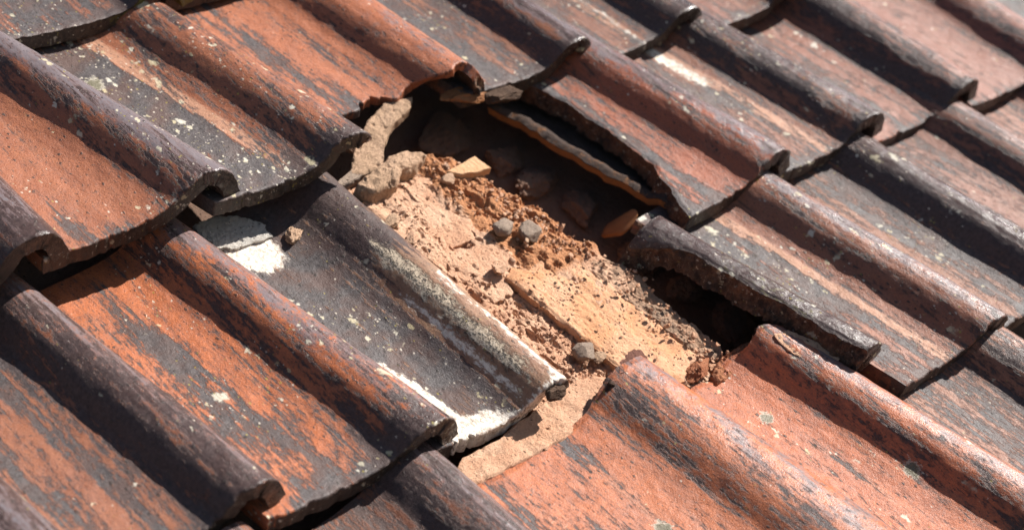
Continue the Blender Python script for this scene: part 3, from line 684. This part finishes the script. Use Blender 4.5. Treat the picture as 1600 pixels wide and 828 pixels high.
# interlocking rim left on the broken red tile: a part of that tile
org7 = tuple(t7.matrix_world.translation[:])
o7 = np.array([(5.90 + 6.94) / 2, (2.86 + 2.78) / 2, -HT])
NAr, NBr = 30, 200
A, B = np.meshgrid(np.linspace(0, 1, NAr + 1), np.linspace(0, 1, NBr + 1), indexing='ij')
v = 4.46 - B * (4.46 - 3.0)
ul = np.interp(v, [3.0, 3.26, 3.75, 4.28, 4.5], [6.21, 6.185, 6.12, 6.06, 6.0]) + (fbm(np.stack([v * 10, v * 0, v * 0], -1), (1, 1, 1), 4, 71) - .5) * .05
u = ul + A * .34
z = -.345 + .030 * np.exp(-((A - .12) / .11) ** 2) - .03 * sm(.25, .45, A) + .02 * sm(.8, 1, A) + (fbm(np.stack([u, v, u * 0], -1), (20, 12, 1), 4, 72) - .5) * .02
z = z + .05 * sm(.86, .93, B) - .13 * (v - 2.8) / 1.56 - .01
top = np.stack([u, v, z], -1); bot = np.stack([u + .03 * (1 - A), v, z - .075], -1)
V, Q, par = shell(top, bot, NAr, NBr, 8)
wall = (par[:, 2] > .15) & (par[:, 0] < .02)
for ax in range(3): V[:, ax] += (fbm(V, (24, 24, 24), 4, 81 + ax, .6) - .5) * np.where(wall, .008, .012)
M_RIM = make_rubble('sooty_rim_bounce', (.05, .042, .04), (.085, .065, .055), (.40, .17, .06), 1.2, .5, .004)  # third colour paints the warm bounce light on the rim's lower wall
rim = child_mesh('interlock_rim', V, Q, rough_attr(V, np.where(wall, 1.2, np.where(par[:, 0] < .22, .35, -.3))), o7, M_RIM, t7)
rim['label'] = 'broken interlocking rim with warm bounce light painted orange brown on its lower edge'

# loose grit
rng = np.random.default_rng(5)
import bmesh
bm = bmesh.new(); bmesh.ops.create_icosphere(bm, subdivisions=1, radius=1)
D = np.array([x.co[:] for x in bm.verts]); T0 = np.array([[x.index for x in f.verts] for f in bm.faces]); bm.free()
VV, TT = [], []; nb = 0
for i in range(1500):
    vv = rng.uniform(2.0, 4.15); um = float(umax(np.array([vv]))[0]); uu = rng.uniform(4.5, um - .02)
    if rng.random() < .45: uu = um - abs(rng.normal()) * .14 - .06
    if i % 5 == 0: uu = 4.95 - abs(rng.normal()) * .12; vv = rng.uniform(2.3, 3.2)
    on = (uu > 4.97 and vv < 3.15)
    if on and rng.random() < .5: continue
    zz = -.358 if on else float(bedH(np.array([uu]), np.array([vv]))[0][0])
    sz = .006 + .012 * rng.random() ** 3 + (.014 if rng.random() < .04 else 0)
    W = D * rng.uniform(.45, 1.3, (len(D), 1)) * sz * rng.uniform(.6, 1.2, 3) + np.array([uu, vv, zz + sz * .1])
    VV.append(W); TT.append(T0 + nb); nb += len(D)
V = np.concatenate(VV); T = np.concatenate(TT)
grit = link('grit', mesh_np('grit', V, np.zeros((0, 4), int), rough_attr(V, rng.uniform(-.2, .6, len(V))), (5, 3, -.4), T, sharp=20), M_MORTAR, (5, 3, -.4))
tag(grit, 'loose grit and crumbs of clay scattered over the mortar bed', 'grit', kind='stuff')

# underlay below all the tiles
n = 160
A, B = np.meshgrid(np.linspace(0, 1, n + 1), np.linspace(0, 1, n + 1), indexing='ij')
u = -6 + A * 26; v = -6 + B * 24
P = np.stack([u, v, u * 0], -1)
z = -.80 + (fbm(P, (1.5, 1.5, 1), 4, 91) - .5) * .10
top = np.stack([u, v, z], -1); bot = top - np.array([0, 0, .3])
V, Q, par = shell(top, bot, n, n, 2)
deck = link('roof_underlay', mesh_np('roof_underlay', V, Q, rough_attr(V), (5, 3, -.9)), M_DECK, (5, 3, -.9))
deck['kind'] = 'structure'

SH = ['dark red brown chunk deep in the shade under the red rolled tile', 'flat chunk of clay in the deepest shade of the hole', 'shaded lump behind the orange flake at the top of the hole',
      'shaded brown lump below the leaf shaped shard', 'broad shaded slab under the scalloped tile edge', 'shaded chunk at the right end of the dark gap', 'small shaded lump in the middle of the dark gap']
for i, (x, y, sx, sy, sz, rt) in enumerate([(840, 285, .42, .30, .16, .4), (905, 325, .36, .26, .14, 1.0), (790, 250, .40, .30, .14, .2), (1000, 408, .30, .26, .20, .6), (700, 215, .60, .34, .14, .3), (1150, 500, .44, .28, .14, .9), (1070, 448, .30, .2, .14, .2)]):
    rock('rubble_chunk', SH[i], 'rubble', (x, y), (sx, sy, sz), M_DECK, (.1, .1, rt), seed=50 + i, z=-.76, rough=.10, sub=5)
